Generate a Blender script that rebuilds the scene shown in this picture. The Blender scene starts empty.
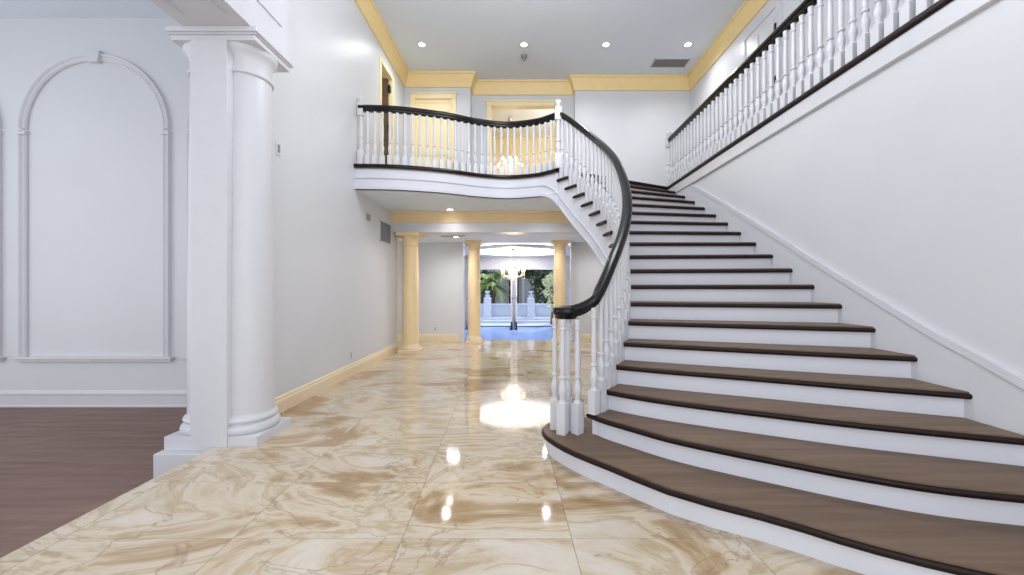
import bpy, bmesh, math, random
from mathutils import Vector, Matrix
random.seed(7)
C = bpy.context.scene.collection
PI = math.pi
H = 1.37          # eye height
F = 380.0         # focal length in pixels at 1024 wide
R = 0.175         # riser
ZF = 19 * R       # upper floor level 3.325
ZC = 6.22         # hall ceiling
XW = 2.90         # stair wall
ZS = -.26         # sunken salon floor
YS = 5.2          # salon wall
XL = -2.63        # left hall wall
# ------------------------------------------------------------------ camera, world, lights
cd = bpy.data.cameras.new('camera'); cam = bpy.data.objects.new('camera', cd); C.objects.link(cam)
cam.location = (0, 0, H); cam.rotation_euler = (PI/2, 0, 0)
cd.sensor_width = 36; cd.lens = F/1024*36; cd.shift_x = -8/1024; cd.shift_y = 0.0; cd.clip_start = .05
bpy.context.scene.camera = cam
sc = bpy.context.scene
sc.view_settings.view_transform = 'Standard'; sc.view_settings.look = 'None'
sc.view_settings.exposure = 0.36; sc.view_settings.gamma = 1; sc.view_settings.use_curve_mapping = False
w = bpy.data.worlds.new('world'); sc.world = w; w.use_nodes = True
w.node_tree.nodes['Background'].inputs[0].default_value = (.90, .94, 1, 1)
w.node_tree.nodes['Background'].inputs[1].default_value = .95
def area(name, loc, rot, sx, sy, power, col=(1, 1, 1)):
    l = bpy.data.lights.new(name, 'AREA'); l.shape = 'RECTANGLE'; l.size = sx; l.size_y = sy
    l.energy = power; l.color = col
    o = bpy.data.objects.new(name, l); C.objects.link(o); o.location = loc; o.rotation_euler = rot
    return o
area('entry_fill_light', (0.3, -2.6, 3.2), (PI/2, 0, 0), 5.0, 5.0, 70, (.94, .96, 1))  # fill light added behind the camera, no window is built there
area('salon_fill_light', (-7.9, 2.0, 2.6), (0, -PI/2, 0), 4.0, 4.0, 27, (.95, .97, 1))  # unseen fill light added to brighten the salon from the left
def point_fill(name, loc, power, rad, col=(.93, .96, 1)):
    l = bpy.data.lights.new(name, 'POINT'); l.energy = power; l.shadow_soft_size = rad; l.color = col
    o = bpy.data.objects.new(name, l); C.objects.link(o); o.location = loc
point_fill('hall_ceiling_fill', (.3, 3.9, 5.0), 150, .7)  # unseen point light added to brighten the hall ceiling, no chandelier hangs here
def spot(loc, power, size=2.5, col=(.97, .98, 1)):
    l = bpy.data.lights.new('ceiling_spot', 'SPOT'); l.energy = power; l.spot_size = size; l.spot_blend = 1; l.shadow_soft_size = .045; l.color = col
    o = bpy.data.objects.new('ceiling_spot', l); C.objects.link(o); o.location = loc
for x, y in ((-1.6, 8.7), (.6, 8.9), (2.0, 8.9)): spot((x, y, 2.49), 30, 2.9)  # extra spots without fixtures, added to brighten the passage
for x, y in ((-1.4, 7.2), (.5, 7.2), (2.2, 7.4)): spot((x, y, 2.90), 22, 2.9)  # more added spots without fixtures, filling the area under the balcony
point_fill('upper_bedroom_fill', (1.3, 10.2, 5.3), 42, .3, (1, .97, .92))  # added point light brightening the upper room, apart from its chandelier
sl = bpy.data.lights.new('sun', 'SUN'); sl.energy = 2.5; sl.angle = .05; so = bpy.data.objects.new('sun', sl)
C.objects.link(so); so.rotation_euler = (math.radians(-38), math.radians(28), 0)

# ------------------------------------------------------------------ materials
def lin(c): return tuple(((v/255)/12.92 if v/255 <= .04045 else ((v/255+.055)/1.055)**2.4) for v in c)
def mat(name, rgb, rough=.5, metal=0, noise=.0, scale=8, bump=0, spec=.5, coat=0):
    m = bpy.data.materials.new(name); m.use_nodes = True; nt = m.node_tree; b = nt.nodes['Principled BSDF']
    c = lin(rgb)
    b.inputs['Roughness'].default_value = rough; b.inputs['Metallic'].default_value = metal
    b.inputs['Specular IOR Level'].default_value = spec; b.inputs['Coat Weight'].default_value = coat
    tc = nt.nodes.new('ShaderNodeTexCoord'); n = nt.nodes.new('ShaderNodeTexNoise'); n.inputs['Scale'].default_value = scale
    nt.links.new(tc.outputs['Object'], n.inputs['Vector'])
    r = nt.nodes.new('ShaderNodeValToRGB')
    r.color_ramp.elements[0].color = (*[v*(1-noise) for v in c], 1); r.color_ramp.elements[0].position = .3
    r.color_ramp.elements[1].color = (*[min(1, v*(1+noise)) for v in c], 1); r.color_ramp.elements[1].position = .7
    nt.links.new(n.outputs['Fac'], r.inputs['Fac']); nt.links.new(r.outputs['Color'], b.inputs['Base Color'])
    if bump:
        bp = nt.nodes.new('ShaderNodeBump'); bp.inputs['Strength'].default_value = bump; bp.inputs['Distance'].default_value = .01
        nt.links.new(n.outputs['Fac'], bp.inputs['Height']); nt.links.new(bp.outputs['Normal'], b.inputs['Normal'])
    return m
def emis(name, rgb, s):
    m = mat(name, rgb, .4); b = m.node_tree.nodes['Principled BSDF']
    b.inputs['Emission Color'].default_value = (*lin(rgb), 1); b.inputs['Emission Strength'].default_value = s
    return m
M = {}
M['wall'] = mat('wall_paint', (216, 217, 221), .4, noise=.01, scale=2)
M['ceil'] = mat('ceiling_paint', (226, 234, 242), .8, noise=.01, scale=2)
M['white'] = mat('white_enamel', (214, 214, 219), .35, noise=.01)
M['riser'] = mat('white_riser_paint', (220, 221, 229), .4, noise=.015, scale=3)
M['crown'] = mat('tan_crown_paint', (244, 217, 156), .45, noise=.02)
M['casing'] = mat('cream_casing_paint', (250, 232, 186), .4, noise=.02)
M['ventback'] = mat('vent_backing', (128, 128, 132), .6)
M['tan'] = mat('tan_trim_paint', (240, 220, 186), .4, noise=.02)
M['cream'] = mat('cream_column_paint', (240, 214, 168), .4, noise=.02)
M['rail'] = mat('black_handrail_lacquer', (12, 9, 8), .18, noise=.2, scale=12, spec=.35)
M['dark'] = mat('dark_nosing_stain', (30, 15, 13), .4, noise=.25, scale=14, spec=.25)
M['black'] = mat('black_metal', (22, 20, 20), .4, metal=.4)
M['grey'] = mat('vent_grey', (140, 140, 142), .5)
M['slot'] = mat('dark_slot', (52, 50, 50), .7)
M['glow'] = emis('downlight_glow', (255, 250, 240), 9)
M['bulb'] = emis('warm_bulb', (255, 226, 180), 14)
M['cove'] = emis('lit_cove_ceiling', (255, 252, 244), 3)
M['daylit_floor'] = mat('marble_blue_daylight', (126, 158, 226), .25, noise=.06, scale=3)  # marble floor, with the blue daylight it reflects put into its colour
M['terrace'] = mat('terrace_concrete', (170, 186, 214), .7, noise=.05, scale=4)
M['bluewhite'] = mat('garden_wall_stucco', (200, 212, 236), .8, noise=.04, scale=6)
M['stucco'] = mat('house_stucco', (200, 192, 206), .9, noise=.05, scale=3)
M['trunk'] = mat('bark', (98, 80, 62), .9, noise=.3, scale=20, bump=.5)
M['palm'] = mat('palm_leaf', (140, 166, 108), .5, noise=.3, scale=9)
M['leaf'] = mat('dark_leaf', (70, 90, 62), .6, noise=.4, scale=9)
M['bloom'] = mat('pale_blossom', (216, 226, 196), .7, noise=.1, scale=9)
M['grass'] = mat('lawn', (90, 116, 80), .9, noise=.3, scale=30)
M['chrome'] = mat('polished_chrome', (200, 200, 205), .15, metal=1)
M['jamb'] = mat('dim_door_wood', (98, 74, 48), .6, noise=.1)
M['bedroom'] = mat('upper_room_paint', (232, 214, 168), .6, noise=.03)
# crystal and glass
def glassy(name, rgb, alpha_mix, rough=.02):
    m = bpy.data.materials.new(name); m.use_nodes = True; nt = m.node_tree; b = nt.nodes['Principled BSDF']
    out = nt.nodes['Material Output']; t = nt.nodes.new('ShaderNodeBsdfTransparent'); mx = nt.nodes.new('ShaderNodeMixShader')
    b.inputs['Base Color'].default_value = (*lin(rgb), 1); b.inputs['Roughness'].default_value = rough
    mx.inputs[0].default_value = alpha_mix
    nt.links.new(t.outputs[0], mx.inputs[1]); nt.links.new(b.outputs[0], mx.inputs[2]); nt.links.new(mx.outputs[0], out.inputs[0])
    return m
M['glass'] = glassy('window_glass', (225, 235, 245), .12)
M['crystal'] = glassy('chandelier_crystal', (250, 240, 225), .7, .08)
# wood tread
def wood(name, ca, cb, rough, sc_=(1, 12, 1), rot=0, planks=0, spec=.5):
    m = bpy.data.materials.new(name); m.use_nodes = True; nt = m.node_tree; b = nt.nodes['Principled BSDF']
    tc = nt.nodes.new('ShaderNodeTexCoord'); mp = nt.nodes.new('ShaderNodeMapping'); n = nt.nodes.new('ShaderNodeTexNoise')
    mp.inputs['Rotation'].default_value = (0, 0, rot); mp.inputs['Scale'].default_value = sc_
    n.inputs['Scale'].default_value = 2.2; n.inputs['Detail'].default_value = 6; n.inputs['Distortion'].default_value = .4
    nt.links.new(tc.outputs['Object'], mp.inputs[0]); nt.links.new(mp.outputs[0], n.inputs[0])
    r = nt.nodes.new('ShaderNodeValToRGB')
    r.color_ramp.elements[0].color = (*lin(ca), 1); r.color_ramp.elements[0].position = .3
    r.color_ramp.elements[1].color = (*lin(cb), 1); r.color_ramp.elements[1].position = .7
    nt.links.new(n.outputs['Fac'], r.inputs[0])
    if planks:
        mp2 = nt.nodes.new('ShaderNodeMapping'); mp2.inputs['Rotation'].default_value = (0, 0, rot)
        br = nt.nodes.new('ShaderNodeTexBrick'); br.inputs['Scale'].default_value = 1; br.inputs['Brick Width'].default_value = 1.9
        br.inputs['Row Height'].default_value = .13; br.inputs['Mortar Size'].default_value = .0012
        br.inputs['Color1'].default_value = (1, 1, 1, 1); br.inputs['Color2'].default_value = (.9, .89, .88, 1); br.inputs['Mortar'].default_value = (.7, .68, .66, 1)
        mu = nt.nodes.new('ShaderNodeMixRGB'); mu.blend_type = 'MULTIPLY'; mu.inputs[0].default_value = 1
        nt.links.new(tc.outputs['Object'], mp2.inputs[0]); nt.links.new(mp2.outputs[0], br.inputs[0])
        nt.links.new(r.outputs[0], mu.inputs[1]); nt.links.new(br.outputs[0], mu.inputs[2]); nt.links.new(mu.outputs[0], b.inputs['Base Color'])
    else: nt.links.new(r.outputs[0], b.inputs['Base Color'])
    b.inputs['Roughness'].default_value = rough; b.inputs['Specular IOR Level'].default_value = spec
    return m
M['tread'] = wood('brown_tread_wood', (102, 82, 66), (124, 102, 84), .5, (.6, 9, 1), .35, 0, .3)
M['planks'] = wood('brown_plank_floor', (118, 92, 82), (142, 114, 104), .5, (.5, 7, 1), -.95, 1, .3)
# marble tiles
def marble():
    m = bpy.data.materials.new('polished_marble_tile'); m.use_nodes = True; nt = m.node_tree; N = nt.nodes; L = nt.links
    b = N['Principled BSDF']; tc = N.new('ShaderNodeTexCoord'); sp = N.new('ShaderNodeSeparateXYZ'); L.new(tc.outputs['Object'], sp.inputs[0])
    def ma(op, a, bb=None):
        n = N.new('ShaderNodeMath'); n.operation = op
        for i, v in enumerate((a, bb)):
            if v is None: continue
            if isinstance(v, (int, float)): n.inputs[i].default_value = v
            else: L.new(v, n.inputs[i])
        return n.outputs[0]
    xs = ma('ADD', sp.outputs[0], ma('MULTIPLY', sp.outputs[1], .042))
    u = ma('DIVIDE', ma('ADD', xs, .556+.925*20), .925); v = ma('DIVIDE', ma('ADD', sp.outputs[1], -2.074+.6*30), .6)
    fu, fv = ma('FRACT', u), ma('FRACT', v)
    du = ma('MULTIPLY', ma('MINIMUM', fu, ma('SUBTRACT', 1, fu)), .925); dv = ma('MULTIPLY', ma('MINIMUM', fv, ma('SUBTRACT', 1, fv)), .6)
    gu, gv = ma('LESS_THAN', du, .0022), ma('LESS_THAN', dv, .0016)
    # per-tile offset of the slab pattern
    cid = N.new('ShaderNodeCombineXYZ'); L.new(ma('FLOOR', u), cid.inputs[0]); L.new(ma('FLOOR', v), cid.inputs[1])
    wn = N.new('ShaderNodeTexWhiteNoise'); L.new(cid.outputs[0], wn.inputs['Vector'])
    off = N.new('ShaderNodeVectorMath'); off.operation = 'SCALE'; off.inputs['Scale'].default_value = .22; L.new(wn.outputs['Color'], off.inputs[0])
    ad = N.new('ShaderNodeVectorMath'); L.new(tc.outputs['Object'], ad.inputs[0]); L.new(off.outputs[0], ad.inputs[1])
    mp = N.new('ShaderNodeMapping'); mp.inputs['Rotation'].default_value = (0, 0, -.5); mp.inputs['Scale'].default_value = (.75, 1.45, 1); L.new(ad.outputs[0], mp.inputs[0])
    n1 = N.new('ShaderNodeTexNoise'); n1.inputs['Scale'].default_value = 1.15; n1.inputs['Detail'].default_value = 8; n1.inputs['Distortion'].default_value = 1.1; n1.inputs['Roughness'].default_value = .62
    L.new(mp.outputs[0], n1.inputs[0])
    r1 = N.new('ShaderNodeValToRGB'); cr = r1.color_ramp
    cr.elements[0].position = .28; cr.elements[0].color = (*lin((146, 116, 82)), 1)
    cr.elements[1].position = .72; cr.elements[1].color = (*lin((196, 176, 150)), 1)
    for p, c in ((.35, (164, 134, 100)), (.41, (180, 154, 120)), (.46, (203, 184, 158)), (.505, (212, 198, 178)), (.54, (190, 168, 136)), (.575, (206, 191, 169)), (.64, (216, 205, 190))):
        e = cr.elements.new(p); e.color = (*lin(c), 1)
    L.new(n1.outputs['Fac'], r1.inputs[0])
    n2 = N.new('ShaderNodeTexNoise'); n2.inputs['Scale'].default_value = 1.5; n2.inputs['Detail'].default_value = 9; n2.inputs['Distortion'].default_value = 1.2; n2.inputs['Roughness'].default_value = .55
    L.new(mp.outputs[0], n2.inputs[0])
    ve = ma('ABSOLUTE', ma('SUBTRACT', n2.outputs['Fac'], .5)); vm = N.new('ShaderNodeMapRange'); vm.inputs[1].default_value = 0; vm.inputs[2].default_value = .014; vm.inputs[3].default_value = .5; vm.inputs[4].default_value = 0
    L.new(ve, vm.inputs[0])
    n3 = N.new('ShaderNodeTexNoise'); n3.inputs['Scale'].default_value = 1.3; L.new(tc.outputs['Object'], n3.inputs[0])
    vmask = ma('MULTIPLY', vm.outputs[0], ma('GREATER_THAN', n3.outputs['Fac'], .47))
    mx = N.new('ShaderNodeMixRGB'); L.new(vmask, mx.inputs[0]); L.new(r1.outputs[0], mx.inputs[1]); mx.inputs[2].default_value = (*lin((140, 106, 76)), 1)
    br = ma('MULTIPLY_ADD', wn.outputs['Value'], .08)
    br.node.inputs[2].default_value = .94
    sc2 = N.new('ShaderNodeVectorMath'); sc2.operation = 'SCALE'; L.new(mx.outputs[0], sc2.inputs[0]); L.new(br, sc2.inputs['Scale'])
    mg = N.new('ShaderNodeMixRGB'); L.new(ma('MULTIPLY', ma('MAXIMUM', gu, ma('MULTIPLY', gv, .75)), .7), mg.inputs[0]); L.new(sc2.outputs[0], mg.inputs[1]); mg.inputs[2].default_value = (*lin((128, 104, 82)), 1)
    L.new(mg.outputs[0], b.inputs['Base Color']); b.inputs['Roughness'].default_value = .07; b.inputs['Specular IOR Level'].default_value = .55
    return m
M['marble'] = marble()

# ------------------------------------------------------------------ mesh helpers
def box(bm, x0, x1, y0, y1, z0, z1, bev=0):
    vs = [bm.verts.new((x, y, z)) for x in (x0, x1) for y in (y0, y1) for z in (z0, z1)]
    fs = [(0, 1, 3, 2), (4, 6, 7, 5), (0, 4, 5, 1), (2, 3, 7, 6), (0, 2, 6, 4), (1, 5, 7, 3)]
    nf = [bm.faces.new([vs[i] for i in f]) for f in fs]
    if bev:
        es = list({e for f in nf for e in f.edges}); bmesh.ops.bevel(bm, geom=es, offset=bev, segments=2, affect='EDGES', profile=.5)
def lathe(bm, prof, seg=24, c=(0, 0, 0), flat=0, cap=True):
    """prof: (r,z) list; flat = half length of a straight middle along x"""
    rings = []
    for r, z in prof:
        ring = []
        for i in range(seg):
            a = 2*PI*i/seg + PI/seg; x = math.cos(a)*r; y = math.sin(a)*r
            x += flat if x > 0 else -flat
            ring.append(bm.verts.new((c[0]+x, c[1]+y, c[2]+z)))
        rings.append(ring)
    for a, b in zip(rings, rings[1:]):
        for i in range(seg):
            j = (i+1) % seg; bm.faces.new((a[i], a[j], b[j], b[i]))
    if cap:
        bm.faces.new(rings[0][::-1]); bm.faces.new(rings[-1])
def sweep(bm, path, prof, up=Vector((0, 0, 1)), closed=False, cap=True, side=None):
    """prof points (s, t): s sideways (right of travel), t along up"""
    P = [Vector(p) for p in path]; n = len(P); rings = []
    for i in range(n):
        if closed or 0 < i < n-1: t = (P[(i+1) % n]-P[i]).normalized()+(P[i]-P[i-1]).normalized()
        else: t = P[min(i+1, n-1)]-P[max(i-1, 0)]
        t.normalize(); s = t.cross(up)
        if s.length < 1e-5: s = side or Vector((1, 0, 0))
        s.normalize()
        # mitre
        k = 1.0
        if (0 < i < n-1) or closed:
            a = (P[i]-P[i-1]).normalized(); b_ = (P[(i+1) % n]-P[i]).normalized()
            h = a.cross(up); 
            if h.length > 1e-5: k = 1/max(.35, abs(h.normalized().dot(s)))
        rings.append([bm.verts.new(P[i]+s*(q[0]*k)+up*q[1]) for q in prof])
    m = len(prof)
    for i in range(n if closed else n-1):
        a, b_ = rings[i], rings[(i+1) % n]
        for j in range(m):
            l = (j+1) % m; bm.faces.new((a[j], a[l], b_[l], b_[j]))
    if cap and not closed:
        bm.faces.new(rings[0][::-1]); bm.faces.new(rings[-1])
def tube(bm, path, r, seg=8):
    P = [Vector(p) for p in path]; n = len(P); rings = []; prev = None
    for i in range(n):
        t = (P[min(i+1, n-1)]-P[max(i-1, 0)]).normalized()
        if prev is None: s = t.orthogonal().normalized()
        else: s = (prev - t*prev.dot(t)).normalized()
        prev = s; q = t.cross(s); rr = r[i] if isinstance(r, (list, tuple)) else r
        rings.append([bm.verts.new(P[i]+(s*math.cos(2*PI*k/seg)+q*math.sin(2*PI*k/seg))*rr) for k in range(seg)])
    for a, b_ in zip(rings, rings[1:]):
        for k in range(seg):
            l = (k+1) % seg; bm.faces.new((a[k], a[l], b_[l], b_[k]))
    bm.faces.new(rings[0][::-1]); bm.faces.new(rings[-1])
def prism(bm, poly, z0, z1):
    lo = [bm.verts.new((p[0], p[1], z0)) for p in poly]; hi = [bm.verts.new((p[0], p[1], z1)) for p in poly]
    n = len(poly); bm.faces.new(lo[::-1]); bm.faces.new(hi)
    for i in range(n):
        j = (i+1) % n; bm.faces.new((lo[i], lo[j], hi[j], hi[i]))
def obj(name, bm, m, parent=None, smooth=None, bev=0):
    bmesh.ops.recalc_face_normals(bm, faces=bm.faces)
    me = bpy.data.meshes.new(name); bm.to_mesh(me); bm.free()
    o = bpy.data.objects.new(name, me); C.objects.link(o); me.materials.append(M[m] if isinstance(m, str) else m)
    if smooth:
        me.shade_smooth()
        me.set_sharp_from_angle(angle=math.radians(smooth))
    if bev:
        md = o.modifiers.new('bevel', 'BEVEL'); md.width = bev; md.segments = 2; md.limit_method = 'ANGLE'; md.angle_limit = math.radians(50)
    if parent: 
        o.parent = parent
        o.location = (0, 0, 0)
        if parent.type == 'EMPTY' and parent.get('baked'): o.matrix_parent_inverse = parent.matrix_basis.inverted()
    return o
def bx(name, m, x0, x1, y0, y1, z0, z1, parent=None, bev=0):
    bm = bmesh.new(); box(bm, x0, x1, y0, y1, z0, z1); return obj(name, bm, m, parent, bev=bev)
def struct(o, label=None):
    o['kind'] = 'structure'
    if label: o['label'] = label
    return o
def thing(name, label, cat, loc=(0, 0, 0), group=None, baked=False):
    o = bpy.data.objects.new(name, None); C.objects.link(o); o.empty_display_size = .1; o.location = loc
    o['label'] = label; o['category'] = cat
    if group: o['group'] = group
    return o
def tag(o, label, cat, group=None):
    o['label'] = label; o['category'] = cat
    if group: o['group'] = group
    return o
def dup(root, loc, label, group=None):
    r = root.copy(); C.objects.link(r); r.location = loc; r['label'] = label
    if group: r['group'] = group
    for ch in list(root.children):
        c = ch.copy(); C.objects.link(c); c.parent = r
        for g in list(ch.children):
            d = g.copy(); C.objects.link(d); d.parent = c
    return r
def catmull(pts, t):
    """pts: list of (x,y[,..]); t in [0,len-1]"""
    n = len(pts); i = min(max(int(math.floor(t)), 0), n-2); f = t-i
    p = [Vector(pts[min(max(k, 0), n-1)]) for k in (i-1, i, i+1, i+2)]
    if i == 0: p[0] = p[1]*2-p[2]
    if i == n-2: p[3] = p[2]*2-p[1]
    return .5*((2*p[1])+(p[2]-p[0])*f+(2*p[0]-5*p[1]+4*p[2]-p[3])*f*f+(3*p[1]-p[0]-3*p[2]+p[3])*f**3)
def spline(pts, n): return [catmull(pts, i*(len(pts)-1)/n) for i in range(n+1)]

# ------------------------------------------------------------------ structure: floors
bm = bmesh.new()
prism(bm, [(XL, -1.6), (5.0, -1.6), (5.0, 9.85), (-4.6, 9.85), (-4.6, 8.1), (XL, 8.1)], ZS, 0)
struct(obj('floor', bm, 'marble'))
struct(bx('floor_salon', 'planks', -9.5, XL, -1.6, 5.4, -.4, ZS))
struct(bx('floor_garden_room', 'daylit_floor', -2.2, 2.2, 9.85, 13.3, -.17, 0))

# ------------------------------------------------------------------ structure: walls
bm = bmesh.new()
box(bm, XL-.15, XL, 3.3, 8.1, ZS, ZF)
box(bm, XL-.15, XL, 8.1, 8.8, 2.52, ZF)
box(bm, XL-.15, XL, -1.6, 3.3, 5.06, ZC+.2)
box(bm, XL-.15, XL, 3.3, 7.17, ZF, ZC+.2); box(bm, XL-.15, XL, 7.17, 7.8, 5.66, ZC+.2); box(bm, XL-.15, XL, 7.8, 8.8, ZF, ZC+.2)
struct(obj('wall_left', bm, 'wall'))
struct(bx('wall_salon', 'wall', -9.5, XL-.15, YS, YS+.15, ZS, 5.2))
struct(bx('wall_stair', 'wall', XW, XW+.12, -1.6, 9.7, 0, ZF-.2))
struct(bx('wall_right', 'wall', 3.95, 4.1, -1.6, 8.95, ZF, ZC+.2))
# upper back wall: left bay with a door, recess with an opening, plain right bay
YB = 8.65
def xof(px, Y): return (px-520)*Y/F
bm = bmesh.new()
x0, x1 = xof(415, YB), xof(452, YB)
xr = xof(470, YB)
box(bm, XL, x0, YB, YB+.15, ZF, ZC); box(bm, x1, xr, YB, YB+.15, ZF, ZC); box(bm, x0, x1, YB, YB+.15, 5.70, ZC)
YR = 9.0; xo0, xo1, xrr = xof(491, YR), xof(556, YR), xof(575, 8.8)
box(bm, xr-.1, xo0, YR, YR+.15, ZF, ZC); box(bm, xo1, xrr+.1, YR, YR+.15, ZF, ZC); box(bm, xo0, xo1, YR, YR+.15, 5.70, ZC)
box(bm, xr-.1, xr, YB+.15, YR, ZF, ZC)
box(bm, xrr, 3.95, 8.8, 9.15, ZF, ZC)
struct(obj('wall_back', bm, 'wall'))
bm = bmesh.new()
YG = 9.7
box(bm, -4.6, -1.5, YG, YG+.15, 0, 2.52); box(bm, 1.36, XW, YG, YG+.15, 0, 2.52)
struct(obj('wall_back_lower', bm, 'wall'))
struct(bx('wall_passage', 'cream', -4.6, -4.45, 8.1, YG, 0, 2.52))
# garden room shell
bm = bmesh.new()
box(bm, -2.2, -2.05, 9.85, 13.3, 0, 2.5); box(bm, 2.05, 2.2, 9.85, 13.3, 0, 2.5)
struct(obj('wall_garden_room', bm, 'white'))
bm = bmesh.new()
box(bm, -2.05, 2.05, 13.3, 13.42, 2.07, 2.5); box(bm, -2.05, -1.66, 13.3, 13.42, 0, 2.07); box(bm, 1.5, 2.05, 13.3, 13.42, 0, 2.07)
struct(obj('wall_garden', bm, 'white'))
# upper bedroom behind the recess
bm = bmesh.new()
box(bm, -2, -1.85, YR+.15, 12.2, ZF, ZC); box(bm, 2.2, 2.35, YR+.15, 12.2, ZF, ZC); box(bm, -2, 2.35, 12.2, 12.35, ZF, ZC)
struct(obj('wall_bedroom', bm, 'bedroom'))

# ------------------------------------------------------------------ ceilings
struct(bx('ceiling', 'ceil', XL, 4.0, -1.6, 12.35, ZC, ZC+.12))
struct(bx('ceiling_salon', 'ceil', -9.5, XL-.15, -1.6, YS, 5.06, 5.2))
struct(bx('ceiling_passage', 'ceil', -4.6, XW, 8.25, 9.85, 2.52, 2.62))
# garden room ceiling with an oval cove
bm = bmesh.new(); n = 48
ring_o = []; ring_i = []; ring_t = []
cx, cy = -.04, 11.7
for i in range(n):
    a = 2*PI*i/n; ca, sa = math.cos(a), math.sin(a)
    k = min(2.1/max(abs(ca), 1e-6), 1.85/max(abs(sa), 1e-6))
    ring_o.append(bm.verts.new((ca*k, cy+sa*k*.0+sa*k*1.0, 2.45)))
    ring_i.append(bm.verts.new((cx+ca*1.35, cy+sa*1.35, 2.45))); ring_t.append(bm.verts.new((cx+ca*1.35, cy+sa*1.35, 2.56)))
for i in range(n):
    j = (i+1) % n
    bm.faces.new((ring_o[i], ring_o[j], ring_i[j], ring_i[i])); bm.faces.new((ring_i[i], ring_i[j], ring_t[j], ring_t[i]))
struct(obj('ceiling_garden_room', bm, 'white'))
bm = bmesh.new(); lathe(bm, [(1.36, 2.56), (1.3, 2.62), (1.0, 2.68), (.4, 2.71)], 48, (cx, cy, 0))
struct(obj('ceiling_cove', bm, 'cove', smooth=40))

# ------------------------------------------------------------------ stair geometry
inner = {1: (.40, 2.96), 2: (.55, 3.10), 3: (.665, 3.21), 4: (.775, 3.35), 5: (.88, 3.52), 6: (.97, 3.69), 7: (1.04, 3.87), 8: (1.092, 4.06), 9: (1.13, 4.26),
         10: (1.153, 4.46), 11: (1.163, 4.66), 12: (1.162, 4.87), 13: (1.137, 5.09), 14: (1.093, 5.305), 15: (1.028, 5.51), 16: (.945, 5.70), 17: (.85, 5.89), 18: (.745, 6.06), 19: (.61, 6.24)}
IN = [inner[k] for k in range(1, 20)]
outerY = {1: 1.38, 2: 1.80, 3: 2.13, 4: 2.43, 5: 2.765, 6: 3.09, 7: 3.41, 8: 3.73, 9: 4.03, 10: 4.34, 11: 4.65, 12: 4.97, 13: 5.28, 14: 5.60, 15: 5.94, 16: 6.28, 17: 6.65, 18: 7.04, 19: 7.42}
OY = [outerY[k] for k in range(1, 20)]
def I(u):
    if u < 1: return Vector(IN[0])+(Vector(IN[1])-Vector(IN[0]))*(u-1)
    return catmull(IN, u-1)
def O(u):
    t = min(max(u-1, 0), 18); i = min(int(t), 17); f = t-i
    return Vector((XW, OY[i]*(1-f)+OY[i+1]*f))
def Nrm(u):   # unit normal pointing into the stair (right of travel)
    e = .05; a, b_ = I(max(1, u-e)), I(min(19, u+e)); t = (b_-a).normalized(); return Vector((t.y, -t.x))
nose_pts = {
 1: [(.70, 3.50), (.50, 3.50), (.33, 3.43), (.22, 3.30), (.20, 3.15), (.265, 2.985), (.40, 2.79), (.614, 2.566), (.923, 2.248), (1.353, 1.985), (1.607, 1.80), (1.90, 1.64), (2.3, 1.49), (2.9, 1.38)],
 2: [(.575, 3.10), (.655, 2.98), (.83, 2.80), (1.04, 2.60), (1.30, 2.425), (1.542, 2.28), (1.859, 2.10), (2.168, 1.965), (2.50, 1.88), (2.9, 1.80)],
 3: [(.67, 3.21), (.88, 3.04), (1.20, 2.84), (1.737, 2.58), (2.138, 2.40), (2.508, 2.265), (2.9, 2.13)],
 4: [(.775, 3.35), (1.2, 3.14), (1.8, 2.89), (2.35, 2.65), (2.9, 2.43)],
 5: [(.88, 3.52), (1.5, 3.27), (2.2, 3.01), (2.9, 2.765)]}
def nose(k):
    if k in nose_pts: return [Vector((p[0], p[1])) for p in spline(nose_pts[k], 28)]
    a, b_ = I(k), O(k); return [a+(b_-a)*(i/8) for i in range(9)]
def offset(path, d):   # shift a plan path sideways (left of travel positive)
    out = []
    for i, p in enumerate(path):
        t = (path[min(i+1, len(path)-1)]-path[max(i-1, 0)]).normalized(); out.append(p+Vector((-t.y, t.x))*d)
    return out
stair = thing('staircase', 'curved white staircase with brown treads sweeping up along the right wall', 'staircase', (0, 0, 0))
TH = .05
for k in range(1, 19):
    f = nose(k)
    if k == 1:
        back = offset(nose(2), .04); poly = f+[Vector((XW, back[-1].y))]+back[::-1]+[Vector((.62, 3.22)), Vector((.74, 3.36))]
    else:
        b_ = offset(nose(k+1), .04)
        b_[0] = I(min(19, k+1.15)); b_[-1] = Vector((XW, b_[-1].y)); mid = [I(k+.9), I(k+.6), I(k+.3)]
        poly = f+b_[::-1]+mid
    bm = bmesh.new(); prism(bm, poly, k*R-TH+.006, k*R)
    t = obj('tread', bm, 'tread', stair)
    # dark rounded nosing strip along front and the open end
    path = list(f)
    if k > 1: path = [I(min(19, k+1.2)), I(min(18.98, k+.95)), I(k+.7), I(k+.4), I(k+.12)]+path
    prof = [(-.004, -.010), (.005, -.010), (.013, -.015), (.017, -.024), (.015, -.036), (.008, -.046), (-.004, -.047)]
    bm = bmesh.new(); sweep(bm, [(p.x, p.y, k*R) for p in path], prof)
    nz = obj('nosing', bm, 'dark', t, smooth=50); nz['label'] = 'dark stained rounded front edge'
    # riser
    rp = offset(f, .03)
    if k > 1: rp[0] = f[0]+(f[1]-f[0]).normalized()*.03+Vector((0, .03))
    rp[-1] = Vector((XW, rp[-1].y))
    bm = bmesh.new(); sweep(bm, [(p.x, p.y, (k-1)*R) for p in rp], [(0, 0), (0, R-.04), (-.015, R-.04), (-.015, 0)])
    obj('riser', bm, 'riser', stair)
f = offset(nose(19), .03); bm = bmesh.new(); sweep(bm, [(p.x, p.y, 18*R) for p in f], [(0, 0), (0, R-.04), (-.015, R-.04), (-.015, 0)])
obj('riser', bm, 'riser', stair)
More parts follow.
